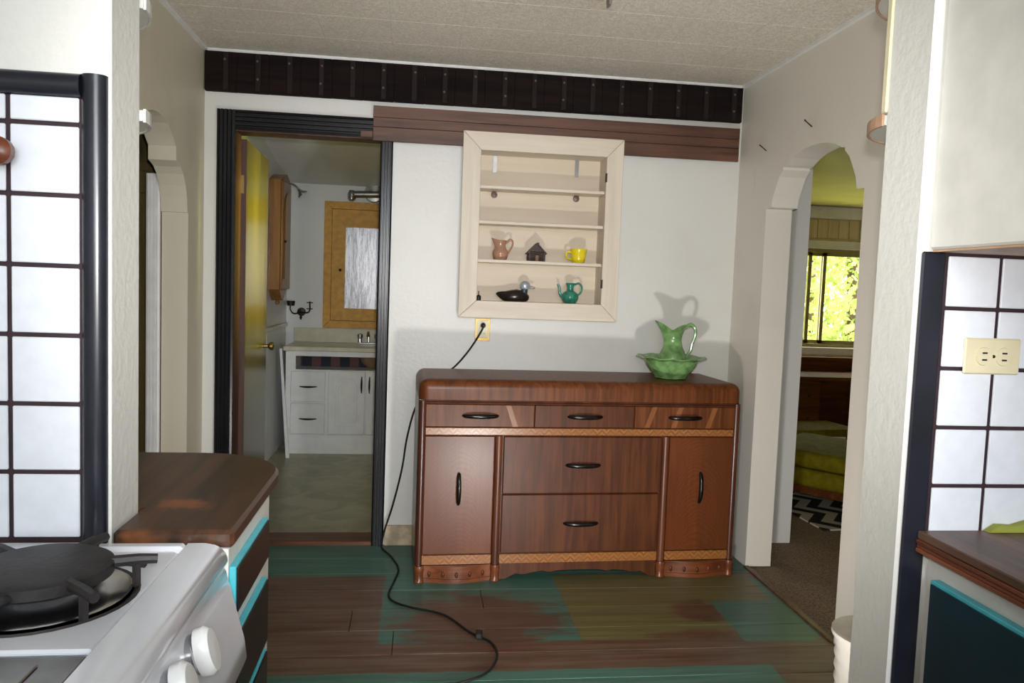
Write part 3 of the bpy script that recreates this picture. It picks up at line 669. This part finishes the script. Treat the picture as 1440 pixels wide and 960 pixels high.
MB().box(.004, .014, -.006, .008, .08, .098).build('chimney', M['logs'], lc)
# yellow cup
cu = thing('cup', 'bright yellow ceramic cup with handle on the shelf', 'cup', (1.873, .03, ZA))
MB().lathe([(.026, 0), (.030, .003), (.037, .02), (.040, .04), (.042, .062), (.047, .073), (.044, .072), (.038, .06), (.034, .02), (.0, .008)], (0, 0, 0), 26).build('body', M['yellow'], cu, smooth=True)
handle_tube([(-.038, 0, .055), (-.058, 0, .056), (-.066, 0, .038), (-.054, 0, .022), (-.034, 0, .018)], .0052).build('handle', M['yellow'], cu, smooth=True)
# duck decoy
dq = thing('duck_decoy', 'black duck decoy with silver head on the shelf', 'decoy', (1.535, .035, ZB))
def duckf(p):
    t = (p.x+.085)/.17
    p.z *= (.55+.45*min(1, t*1.6)); p.y *= (.35+.65*min(1, t*1.8))
    if t < .3: p.z += (.3-t)*.05
    if p.z < -.022: p.z = -.022
    return p
MB().ball((0, 0, .0225), .088, .038, .042, 22, duckf).build('body', M['duckb'], dq, smooth=True)
MB().tube([(.058, 0, .035), (.062, 0, .066)], .019, 12, .017).build('neck', plain('duck_blue', (38, 56, 70), .4), dq, smooth=True)
MB().ball((.063, 0, .083), .028, .023, .025, 18).build('head', M['silver'], dq, smooth=True)
MB().ball((.098, 0, .076), .020, .010, .0065, 12, lambda p: Vector((p.x, p.y, p.z-.10*max(0, p.x)))).build('bill', M['silver'], dq, smooth=True)
# green teapot
tp = thing('teapot', 'small ribbed green glazed pot with spout on the shelf', 'teapot', (1.838, .035, ZB))
def rib(p, a, z): return p*(1+.02*math.cos(a*14)) if .008 < z < .06 else p
def rib2(p, a, z):
    k = 1+.025*math.cos(a*14) if .008 < z < .06 else 1
    return Vector((p.x*k, p.y*k, p.z))
MB().lathe([(.026, 0), (.034, .004), (.044, .022), (.045, .036), (.036, .055), (.020, .066), (.017, .08), (.022, .098), (.026, .106), (.020, .104), (.012, .08)], (0, 0, 0), 42, fn=rib2).build('body', M['tealglaze'], tp, smooth=True)
handle_tube([(.020, 0, .098), (.045, 0, .105), (.061, 0, .088), (.058, 0, .06), (.040, 0, .042)], .0055).build('handle', M['tealglaze'], tp, smooth=True)
MB().tube(spline([(-.038, 0, .03), (-.054, 0, .05), (-.056, 0, .075), (-.066, 0, .10)], 5), .009, 10, .005).build('spout', M['tealglaze'], tp, smooth=True)
bl = thing('bell', 'tiny dark metal figure half hidden by the shelf frame', 'figurine', (1.357, .02, ZB))
MB().lathe([(.012, 0), (.013, .02), (.008, .026), (.004, .028)], (0, 0, 0), 14).build('body', M['rubber'], bl, smooth=True)
MB().tube([(0, 0, .026), (.001, 0, .048)], .0022, 6).build('stem', M['rubber'], bl)

# ================================================================ sideboard
SBW = 1.53; H = .925; D = .45
sbd = thing('sideboard', 'vintage waterfall walnut sideboard with black handles and zigzag inlay', 'sideboard', (1.822, -.27, 0), R(2.2))
hw = SBW/2; yF = -D/2; yB = D/2
# carcass: rounded (waterfall) in x and its top front edge rounded
r = .045
for s_ in (-1, 1):
    MB().box(s_*hw, s_*(hw-.02), yF+.03, yB, 0, H-.0885).build('side_panel', M['redwood'], sbd, bevel=.002)
# waterfall top: front and side edges and the front corners rolled over
tpb = MB().box(-hw, hw, yF, yB, H-.088, H+.004)
def rolled(e):
    a_, b_ = e.verts[0].co, e.verts[1].co; m_ = (a_+b_)/2
    if abs(a_.z-b_.z) > .01: return m_.y < 0
    return m_.z > H-.02 and m_.y < yB-.01
bmesh.ops.bevel(tpb.b, geom=[e for e in tpb.b.edges if rolled(e)], offset=.044, segments=7, affect='EDGES', profile=.5, clamp_overlap=True)
tpb.build('waterfall_top', M['walnut'], sbd, smooth=True)
# carcass front behind doors
MB().box(-hw+.021, hw-.021, yF+.024, yF+.04, .08, H-.05).build('carcass_front', M['walnutD'], sbd)
MB().box(-hw+.021, hw-.021, yB-.02, yB-.004, .08, H-.05).build('back_board', M['walnutD'], sbd)
MB().box(-hw+.021, hw-.021, yF+.04, yB-.021, .08, .1).build('bottom_board', M['walnutD'], sbd)
# mouldings under the top
for z in (.832, .822): MB().tube([(-hw+.03, yF+.008, z), (hw-.03, yF+.008, z)], .0045, 8).build('moulding', M['redwood'], sbd, smooth=True)
# outer pilasters
for s in (-1, 1):
    MB().lathe([(.017, .078), (.017, .832)], (s*(hw-.018), yF+.02, 0), 14).build('corner_pilaster', M['redwood'], sbd, smooth=True)
def drawer(x0, x1, z0, z1, mat, hl=.165, name='drawer'):
    d_ = MB().box(x0+.0015, x1-.0015, yF+.008, yF+.0238, z0+.0015, z1-.0015).build(name, mat, sbd, bevel=.003)
    cx, cz = (x0+x1)/2, (z0+z1)/2
    MB().tube([(cx+hl*.5*t, yF+.008-.022*(1-abs(t)**3), cz) for t in [-1, -.9, -.7, -.4, 0, .4, .7, .9, 1]], lambda t: .004+.0065*math.sin(PI*min(1, max(0, t)))**.5, 10).build('handle', M['handle'], d_, smooth=True)
    return d_
M['_v'] = wood('striped_drawer_veneer', (84, 46, 28), (120, 72, 44), .27, 'Z', .5, coat=.35)
dr1 = drawer(-.735, -.238, .712, .818, M['walnut']); drawer(-.238, .238, .712, .818, M['walnutD']); dr3 = drawer(.238, .735, .712, .818, M['walnut'])
M['lightstripe'] = wood('light_veneer_stripe', (122, 72, 40), (142, 88, 50), .3, 'Z', .6, coat=.3)
for dd, xs in ((dr1, (-.36, )), (dr3, (.30, .43, .60))):
    for x in xs: MB().prism([(x-.012, .716), (x+.012, .716), (x+.047, .814), (x+.023, .814)] if dd is dr3 else [(x+.023, .716), (x+.047, .716), (x+.012, .814), (x-.012, .814)], 'Y', yF+.0075, yF+.009).build('veneer_stripe', M['lightstripe'], dd)
MB().box(-hw+.034, hw-.034, yF+.010, yF+.0238, .678, .709).build('inlay_band', M['inlay'], sbd)
for z in (.7105, .6755): MB().tube([(-hw+.034, yF+.010, z), (hw-.034, yF+.010, z)], .0028, 6).build('moulding', M['walnutD'], sbd)
# doors
for s in (-1, 1):
    x0, x1 = sorted((s*.733, s*.418))
    d_ = MB().box(x0, x1, yF+.008, yF+.0238,   .127, .672).build('door', M['archveneer'], sbd, bevel=.003)
    cx = (x0+x1)/2
    MB().tube([(cx, yF+.008-.022*(1-abs(t)**3), .43+.075*t) for t in [-1, -.9, -.7, -.4, 0, .4, .7, .9, 1]], lambda t: .004+.0065*math.sin(PI*min(1, max(0, t)))**.5, 10).build('handle', M['handle'], d_, smooth=True)
    MB().box(x0, x1, yF+.010, yF+.0238, .080, .122).build('inlay_band', M['inlay'], sbd)
    # inner half-round columns
    MB().lathe([(.017, .078), (.017, .674)], (s*.398, yF+.014, 0), 16).build('column', M['walnutZ'], sbd, smooth=True)
    # carved serpentine plinth
    def ser(x): return yF-.002-.014*math.cos((x-cx)/(x1-x0)*2*PI*1.0)
    N = 20; xs = [x0-.02+(x1-x0+.025)*k/N for k in range(N+1)]
    for z0, z1, off in ((.0, .018, .004), (.0185, .058, 0), (.0585, .0775, .005)):
        MB().prism([(x, ser(x)-off) for x in xs]+[(xs[-1], yF+.04), (xs[0], yF+.04)], 'Z', z0, z1).build('plinth_moulding', M['carve'], sbd, smooth=True)
    for k in range(5):
        x = x0+.035+(x1-x0-.07)*k/4
        MB().ball((x, ser(x)-.001, .038), .008, .005, .014, 10).build('carved_drop', M['walnutD'], sbd, smooth=True)
    for x in (s*.752, s*.398):
        MB().lathe([(.020, 0), (.024, .006), (.020, .014), (.021, .05), (.025, .06), (.022, .0775)], (x-(.008*s if abs(x) > .7 else 0), yF+.010, 0), 16).build('carved_foot', M['carve'], sbd, smooth=True)
drawer(-.376, .376, .405, .672, M['walnutD']); drawer(-.376, .376, .127, .402, M['walnutD'])
MB().box(-.378, .378, yF+.010, yF+.0238, .080, .122).build('inlay_band', M['inlay'], sbd)
ap = [(-.376, .079), (-.376, .004), (-.35, .004), (-.33, .03), (-.30, .045), (-.26, .04), (-.22, .05), (-.17, .055), (-.14, .048), (-.10, .056), (0, .058), (.10, .056), (.14, .048), (.17, .055), (.22, .05), (.26, .04), (.30, .045), (.33, .03), (.35, .004), (.376, .004), (.376, .079)]
ap = [(x, z-.016 if .02 < z < .07 else z) for x, z in ap]
MB().prism(ap, 'Y', yF+.014, yF+.03).build('scalloped_apron', M['walnutD'], sbd)
for s in (-1, 1): MB().box(s*(hw-.002), s*(hw-.05), yB-.05, yB-.004, 0, .079).build('rear_foot', M['walnutD'], sbd)

# pitcher and bowl
bw = thing('wash_bowl', 'green glazed wash bowl with flared rim on the sideboard', 'bowl', (2.30, -.27, .9295))
def wav(p, a, z):
    if z > .085: return Vector((p.x, p.y, p.z+.003*math.cos(a*10)))
    return p
MB().lathe([(.0, .004), (.070, 0), (.078, .004), (.080, .014), (.10, .035), (.122, .065), (.132, .090), (.150, .100), (.172, .104), (.172, .108), (.150, .106), (.128, .095), (.112, .062), (.085, .028), (.0, .016)], (0, 0, 0), 40, fn=wav).build('basin', M['green'], bw, smooth=True)
pt = thing('pitcher', 'green glazed pitcher with wide spout standing in the bowl', 'pitcher', (2.305, -.27, .9465))
def psp(p, a, z):
    if z > .15:
        k = (z-.15)/.09; c = max(0, math.cos(a-PI))**3; e = max(0, math.cos(a))**3
        p = p+Vector((-.040*k*c+.014*k*e, 0, .022*k*c+.006*k*e))
        d_ = abs(math.sin(a)); p.z -= .028*k*d_**4
    return p
MB().lathe([(.045, 0), (.055, .004), (.068, .035), (.072, .065), (.066, .10), (.048, .14), (.038, .17), (.038, .195), (.046, .225), (.056, .245), (.053, .243), (.036, .2), (.034, .17)], (0, 0, 0), 36, fn=psp).build('body', M['green'], pt, smooth=True)
handle_tube([(.058, 0, .235), (.085, 0, .252), (.108, 0, .235), (.112, 0, .20), (.098, 0, .155), (.090, 0, .12), (.066, 0, .085)], .0085).build('handle', M['green'], pt, smooth=True)

# outlet on the back wall with cord
ou = thing('wall_outlet', 'brass-rimmed ivory wall outlet under the shelf with a plug', 'outlet', (1.382, -.001, 1.126), world=True)
MB().box(1.343, 1.420, -.005, -.0005, 1.070, 1.184).build('outer_plate', M['brass'], ou, bevel=.001)
MB().box(1.352, 1.411, -.009, -.0052, 1.086, 1.176).build('cover_plate', M['ivory'], ou, bevel=.001)
for z in (1.148, 1.108): MB().lathe([(0, -.0115), (.015, -.0112), (.016, -.009)], (1.382, 0, z), 16, 'Y').build('socket', M['ivory'], ou)
for dx in (-.006, .006): MB().box(1.382+dx-.001, 1.382+dx+.001, -.0125, -.0116, 1.104, 1.113).build('slot', M['rubber'], ou)
co = thing('power_cord', 'black power cord from the wall outlet down beside the sideboard and over the floor', 'cord', (1.38, -.02, 1.15), world=True)
MB().lathe([(.0125, -.013), (.014, -.022), (.010, -.036), (.004, -.044)], (1.382, 0, 1.150), 14, 'Y').build('plug', M['rubber'], co, smooth=True)
cpts = [(1.382, -.042, 1.148), (1.376, -.046, 1.13), (1.345, -.03, 1.07), (1.30, -.016, 1.00), (1.24, -.012, .93), (1.15, -.012, .86), (1.06, -.012, .74), (1.015, -.026, .58), (.99, -.03, .4), (.95, -.034, .22), (.912, -.04, .09), (.90, -.05, .02), (.905, -.08, .006), (.955, -.20, .005), (.993, -.36, .005), (.975, -.52, .005), (.958, -.66, .005), (.985, -.74, .005), (1.06, -.80, .005), (1.19, -.877, .005), (1.284, -1.037, .005), (1.36, -1.13, .005), (1.372, -1.24, .005), (1.32, -1.36, .005), (1.21, -1.43, .005), (1.0, -1.52, .005)]
MB().tube(spline(cpts, 6), .0048, 8).build('cable', M['rubber'], co, smooth=True)
pg = thing('loose_plug', 'black plug with metal prongs lying by the cord on the floor', 'plug', (1.318, -1.075, .0), R(-8))
MB().box(-.013, .013, -.02, .02, .001, .024).build('plug_body', M['rubber'], pg, bevel=.004)
for x in (-.006, .006): MB().box(x-.001, x+.001, .02, .048, .010, .016).build('prong', M['chrome'], pg)

# ================================================================ left counter and drawers
lcb = thing('counter_cabinet', 'white-framed drawer cabinet with dark turquoise-edged drawers beside the stove', 'cabinet', (.4, -2.4, 0), world=True)
MB().prism([(.02, -2.57), (.02, -2.16), (.62, -2.16), (.72, -2.26), (.762, -2.36), (.762, -2.70), (.590, -2.70), (.590, -2.57)], 'Z', .0, .916).build('body', M['white'], lcb, bevel=.002)
for z0, z1 in ((.806, .886), (.640, .768), (.47, .624), (.28, .457), (.09, .267)):
    dd = MB().box(.7625, .7735, -2.698, -2.43, z0, z1).build('drawer', M['teal'], lcb, bevel=.0015)
    MB().box(.7736, .7765, -2.692, -2.436, z0+.004, z1-.004).build('drawer_face', M['darkdrawer'], dd)
lct = MB().prism([(.004, -2.572), (.004, -2.13), (.58, -2.13)]+arc(.58, -2.32, .19, 90, 0, 10)[1:]+[(.77, -2.70), (.586, -2.70), (.586, -2.572)], 'Z', .917, .946).build('countertop', M['counter'], None, bevel=.006)
tag(lct, 'worn dark wood countertop with rounded corner behind the stove', 'countertop')

# ================================================================ stove
st = thing('stove', 'white enamel gas stove with cast-iron grate and white knobs', 'stove', (.42, -3.08, 0), world=True)
y0, y1 = -3.465, -2.706
prof = [(.06, .02), (.06, .915), (.70, .915), (.70, .929), (.728, .9295), (.746, .926), (.758, .917), (.764, .903), (.763, .897), (.753, .893), (.760, .887), (.768, .858), (.790, .775), (.795, .74), (.785, .725), (.76, .72), (.76, .02)]
MB().prism(prof, 'Y', y0, y1).build('body', M['enamel'], st, bevel=.003, smooth=True)
MB().box(.06, .7, y0, y0+.03, .915, .9295).box(.06, .7, y1-.022, y1, .915, .9295).box(.06, .09, y0+.03, y1-.022, .915, .9295).build('rim', M['enamel'], st, bevel=.004)
pan = [(.091, -3.055), (.091, -2.73), (.69, -2.73), (.697, -2.738), (.697, -3.055)]
ring = MB()
tl = MB().prism(pan, 'Z', .9155, .924).build('cooktop_panel', M['enamel'], st, bevel=.003)
MB().box(.091, .697, -3.434, -3.062, .9155, .921).build('griddle_panel', M['steel'], st, bevel=.004)
MB().box(.13, .655, -3.40, -3.085, .9212, .924).build('griddle_inset', M['steel'], st, bevel=.006)
gx, gy = .575, -2.905
MB().lathe([(.110, .9242), (.116, .927), (.118, .9242)], (gx, gy, 0), 36).build('burner_ring', M['iron'], st, smooth=True)
bb = MB().lathe([(.040, .9245), (.104, .930), (.108, .928), (.098, .9255), (.04, .9242)], (gx, gy, 0), 36).build('drip_pan', M['chrome'], st, smooth=True)
gr = MB().lathe([(.0, .947), (.078, .947), (.086, .952), (.086, .966), (.078, .970), (.0, .968)], (gx, gy, 0), 36).build('grate_plate', M['iron'], st, smooth=True)
for k in range(6):
    a = R(18+60*k); ca, sa = math.cos(a), math.sin(a)
    MB().tube([(gx+ca*.075, gy+sa*.075, .962), (gx+ca*.115, gy+sa*.115, .962), (gx+ca*.138, gy+sa*.138, .960)], .0085, 8, .0068).build('prong', M['iron'], gr, smooth=True)
    if k % 2 == 0: MB().tube([(gx+math.cos(a+.25)*.08, gy+math.sin(a+.25)*.08, .957), (gx+math.cos(a+.12)*.105, gy+math.sin(a+.12)*.105, .955), (gx+ca*.122, gy+sa*.122, .955)], .0065, 8).build('prong', M['iron'], gr, smooth=True)
    MB().tube([(gx+ca*.112, gy+sa*.112, .925), (gx+ca*.112, gy+sa*.112, .958)], .006, 6).build('grate_foot', M['iron'], gr)
for yk in (-2.925, -3.02, -3.115, -3.21, -3.305):
    n_ = Vector((.96, 0, .27)); c = Vector((.768, yk, .852))
    mt = Matrix.Translation(c) @ Matrix.Rotation(R(74.5), 4, 'Y')
    kb = MB().lathe([(.026, .0), (.027, .010), (.024, .012)], (0, 0, 0), 20).xf(mt).build('knob_base', M['chrome'], st, smooth=True)
    MB().lathe([(.024, .012), (.025, .024), (.021, .031), (0, .032)], (0, 0, 0), 22, sx=1.35, sy=.95).xf(mt).build('knob', M['knobw'], kb, smooth=True)
MB().tube([(.812, -3.42, .70), (.812, -2.75, .70)], .012, 10).build('oven_handle', M['darkmetal'], st, smooth=True)
for yk in (-3.38, -2.79): MB().box(.7605, .812, yk-.01, yk+.01, .69, .71).build('handle_mount', M['chrome'], st)
MB().box(.7605, .775, -3.44, -2.73, .16, .685).build('oven_door', M['enamel'], st, bevel=.005)

# brown knob hung on the tile by the stove
kn = thing('wooden_knob', 'round brown wooden knob fixed on the white tile over the stove', 'knob', (.437, YS0-.008, 1.52), world=True)
MB().lathe([(.008, YS0-.0085), (.009, YS0-.018), (.020, YS0-.026), (.021, YS0-.040), (.012, YS0-.048), (0, YS0-.050)], (.437, 0, 1.52), 18, 'Y').build('knob_head', wood('knob_wood', (86, 40, 24), (120, 62, 36), .35, 'X'), kn, smooth=True)
MB().lathe([(.014, YS0-.0185), (.0155, YS0-.022), (.014, YS0-.0255)], (.437, 0, 1.52), 16, 'Y').build('collar', M['darkmetal'], kn, smooth=True)

# ================================================================ right counter, cabinet, upper cabinet
rc = thing('base_cabinet', 'white-framed base cabinet with dark teal doors under the right counter', 'cabinet', (2.3, -3.2, 0), world=True)
MB().box(1.968, 2.70, -4.0, YS0-.008, 0, .905).build('body', M['white'], rc, bevel=.003)
for ya_, yb_ in ((-3.14, -2.735), (-3.60, -3.20)):
    for z0, z1, nm in ((.10, .868, 'door'),):
        dd = MB().box(1.950, 1.9675, ya_, yb_, z0, z1).build('door', M['teal'], rc, bevel=.0015)
        MB().box(1.9465, 1.9499, ya_+.005, yb_-.005, z0+.005, z1-.006).build('door_face', M['tealdark'], dd)
        MB().lathe([(.006, 0), (.007, -.012), (.016, -.020), (.016, -.028), (0, -.034)], (1.9465, ya_+.10 if ya_ > -3.2 else yb_-.1, .82), 16, 'X').build('knob', M['chrome'], dd, smooth=True)
rct = thing('wood_counter', 'worn plywood-edged wooden counter along the right tile wall', 'countertop', (2.3, -3.2, .906), world=True)
MB().box(1.945, 2.70, -4.0, YS0-.008, .929, .944).build('top_board', M['counterR'], rct, bevel=.002)
for k in range(3):
    MB().box(1.943+.002*(k % 2), 2.70, -4.0, YS0-.008, .906+.0076*k, .9132+.0076*k).build('edge_ply', M['ply'], rct, bevel=.0012)
uc = thing('upper_cabinet', 'plain white upper cabinet hanging over the right counter', 'cabinet', (2.3, -3.2, 1.436), world=True)
MB().box(1.928, 2.70, -3.75, YS0-.008, 1.440, 2.43).build('body', M['white'], uc, bevel=.004)
MB().box(1.932, 2.69, -3.745, YS0-.012, 1.436, 1.4395).build('bottom_panel', M['rawwood'], uc)
ro_ = thing('tile_outlet', 'ivory duplex outlet mounted sideways on the right tile wall', 'outlet', (2.06, YS0-.009, 1.258), world=True)
MB().box(2.005, 2.113, YS0-.014, YS0-.0085, 1.226, 1.290).build('cover_plate', M['ivory'], ro_, bevel=.003)
for x in (2.041, 2.079):
    s_ = MB().lathe([(0, YS0-.0175), (.0155, YS0-.017), (.0165, YS0-.014)], (x, 0, 1.258), 18, 'Y').build('socket', M['ivory'], ro_)
    for dz in (-.006, .006): MB().box(x-.005, x+.004, YS0-.0185, YS0-.0176, 1.258+dz-.0014, 1.258+dz+.0014).build('slot', M['rubber'], s_)
MB().lathe([(0, YS0-.016), (.003, YS0-.0155), (.003, YS0-.014)], (2.06, 0, 1.258), 8, 'Y').build('screw', M['darkmetal'], ro_)
tag(MB().prism([(2.07, .9445), (2.20, .9445), (2.27, .9445), (2.27, .962), (2.16, .966), (2.12, .955), (2.09, .957)], 'Y', -2.715, -2.70).build('paper_strip', M['cloth']), 'crumpled yellow-green paper strip at the back of the right counter', 'paper')

# whatnot shelves on the far sides of the stubs
def whatnot(cx, s, zs, label, mat_e):
    w = thing('whatnot_shelf', label, 'shelf', (cx, YS1+.02, zs[0]), world=True)
    xa, xb = (XR-.004, XR+.36) if s > 0 else (XL-.36, XL-.03)
    MB().box(xa, xb, YS1+.001, YS1+.016, zs[0]+.02, 2.40).build('backboard', M['ivory'], w, bevel=.002)
    for z in zs:
        a = [(p[0], p[1]) for p in arc(cx, YS1+.0165, .17, 0, 180, 24)]
        b_ = MB().prism(a, 'Z', z, z+.018).build('half_round_shelf', M['white'], w)
        e = arc(cx, YS1+.0165, .1705, 0, 180, 24)+arc(cx, YS1+.0165, .175, 180, 0, 24)
        MB().prism(e, 'Z', z-.002, z+.020).build('edge_band', mat_e, b_)
whatnot(2.085, 1, (1.68, 1.93), 'white half-round whatnot shelves with raw wood edges behind the right stub', M['rawwood'])
whatnot(.412, -1, (1.605, 1.79), 'white half-round whatnot shelves behind the tiled stove stub', M['white'])

# small things
for y_, z_ in ((-.75, 2.085), (-.315, 2.056)):
    nl = MB().tube([(2.709, y_, z_), (2.67, y_-.012, z_+.022)], .0025, 6).ball((2.67, y_-.012, z_+.022), .004, .004, .004, 6).build('wall_nail', M['darkmetal'])
    tag(nl, 'bent nail in the white wall above the right archway' if y_ < -.5 else 'bent nail in the white wall near the dark batten board', 'nail')
bk = thing('ribbed_basket', 'white ribbed round bin on the floor behind the right stub', 'bin', (2.50, -1.78, .0))
MB().lathe([(.10, .003), (.11, .01)]+[(.112+.0008*k+(.006 if k % 2 else 0), .02+.02*k) for k in range(14)]+[(.128, .305), (.135, .312), (.128, .318), (.12, .30), (.10, .02), (0, .02)], (0, 0, 0), 28).build('ribbed_body', M['basket'], bk, smooth=True)
MB().lathe([(.128, .300), (.138, .305), (.138, .318), (.128, .322)], (0, 0, 0), 28).build('rim', M['basket'], bk, smooth=True)
cl = thing('ceiling_lamp', 'wood-edged ceiling fixture with grey metal bracket at the ceiling tiles', 'lamp', (1.5, -1.35, 2.37), world=True)
MB().box(1.32, 1.685, -1.52, -1.155, 2.385, 2.4395).build('wood_frame', M['rawwood'], cl, bevel=.004)
MB().box(1.36, 1.645, -1.48, -1.195, 2.375, 2.3845).build('diffuser', M['ivory'], cl)
MB().prism([(1.686, 2.4395), (1.72, 2.4395), (1.700, 2.36), (1.692, 2.36)], 'Y', -1.20, -1.16).build('bracket', M['steel'], cl)

for o in bpy.data.objects:
    if '_world' in o: del o['_world']
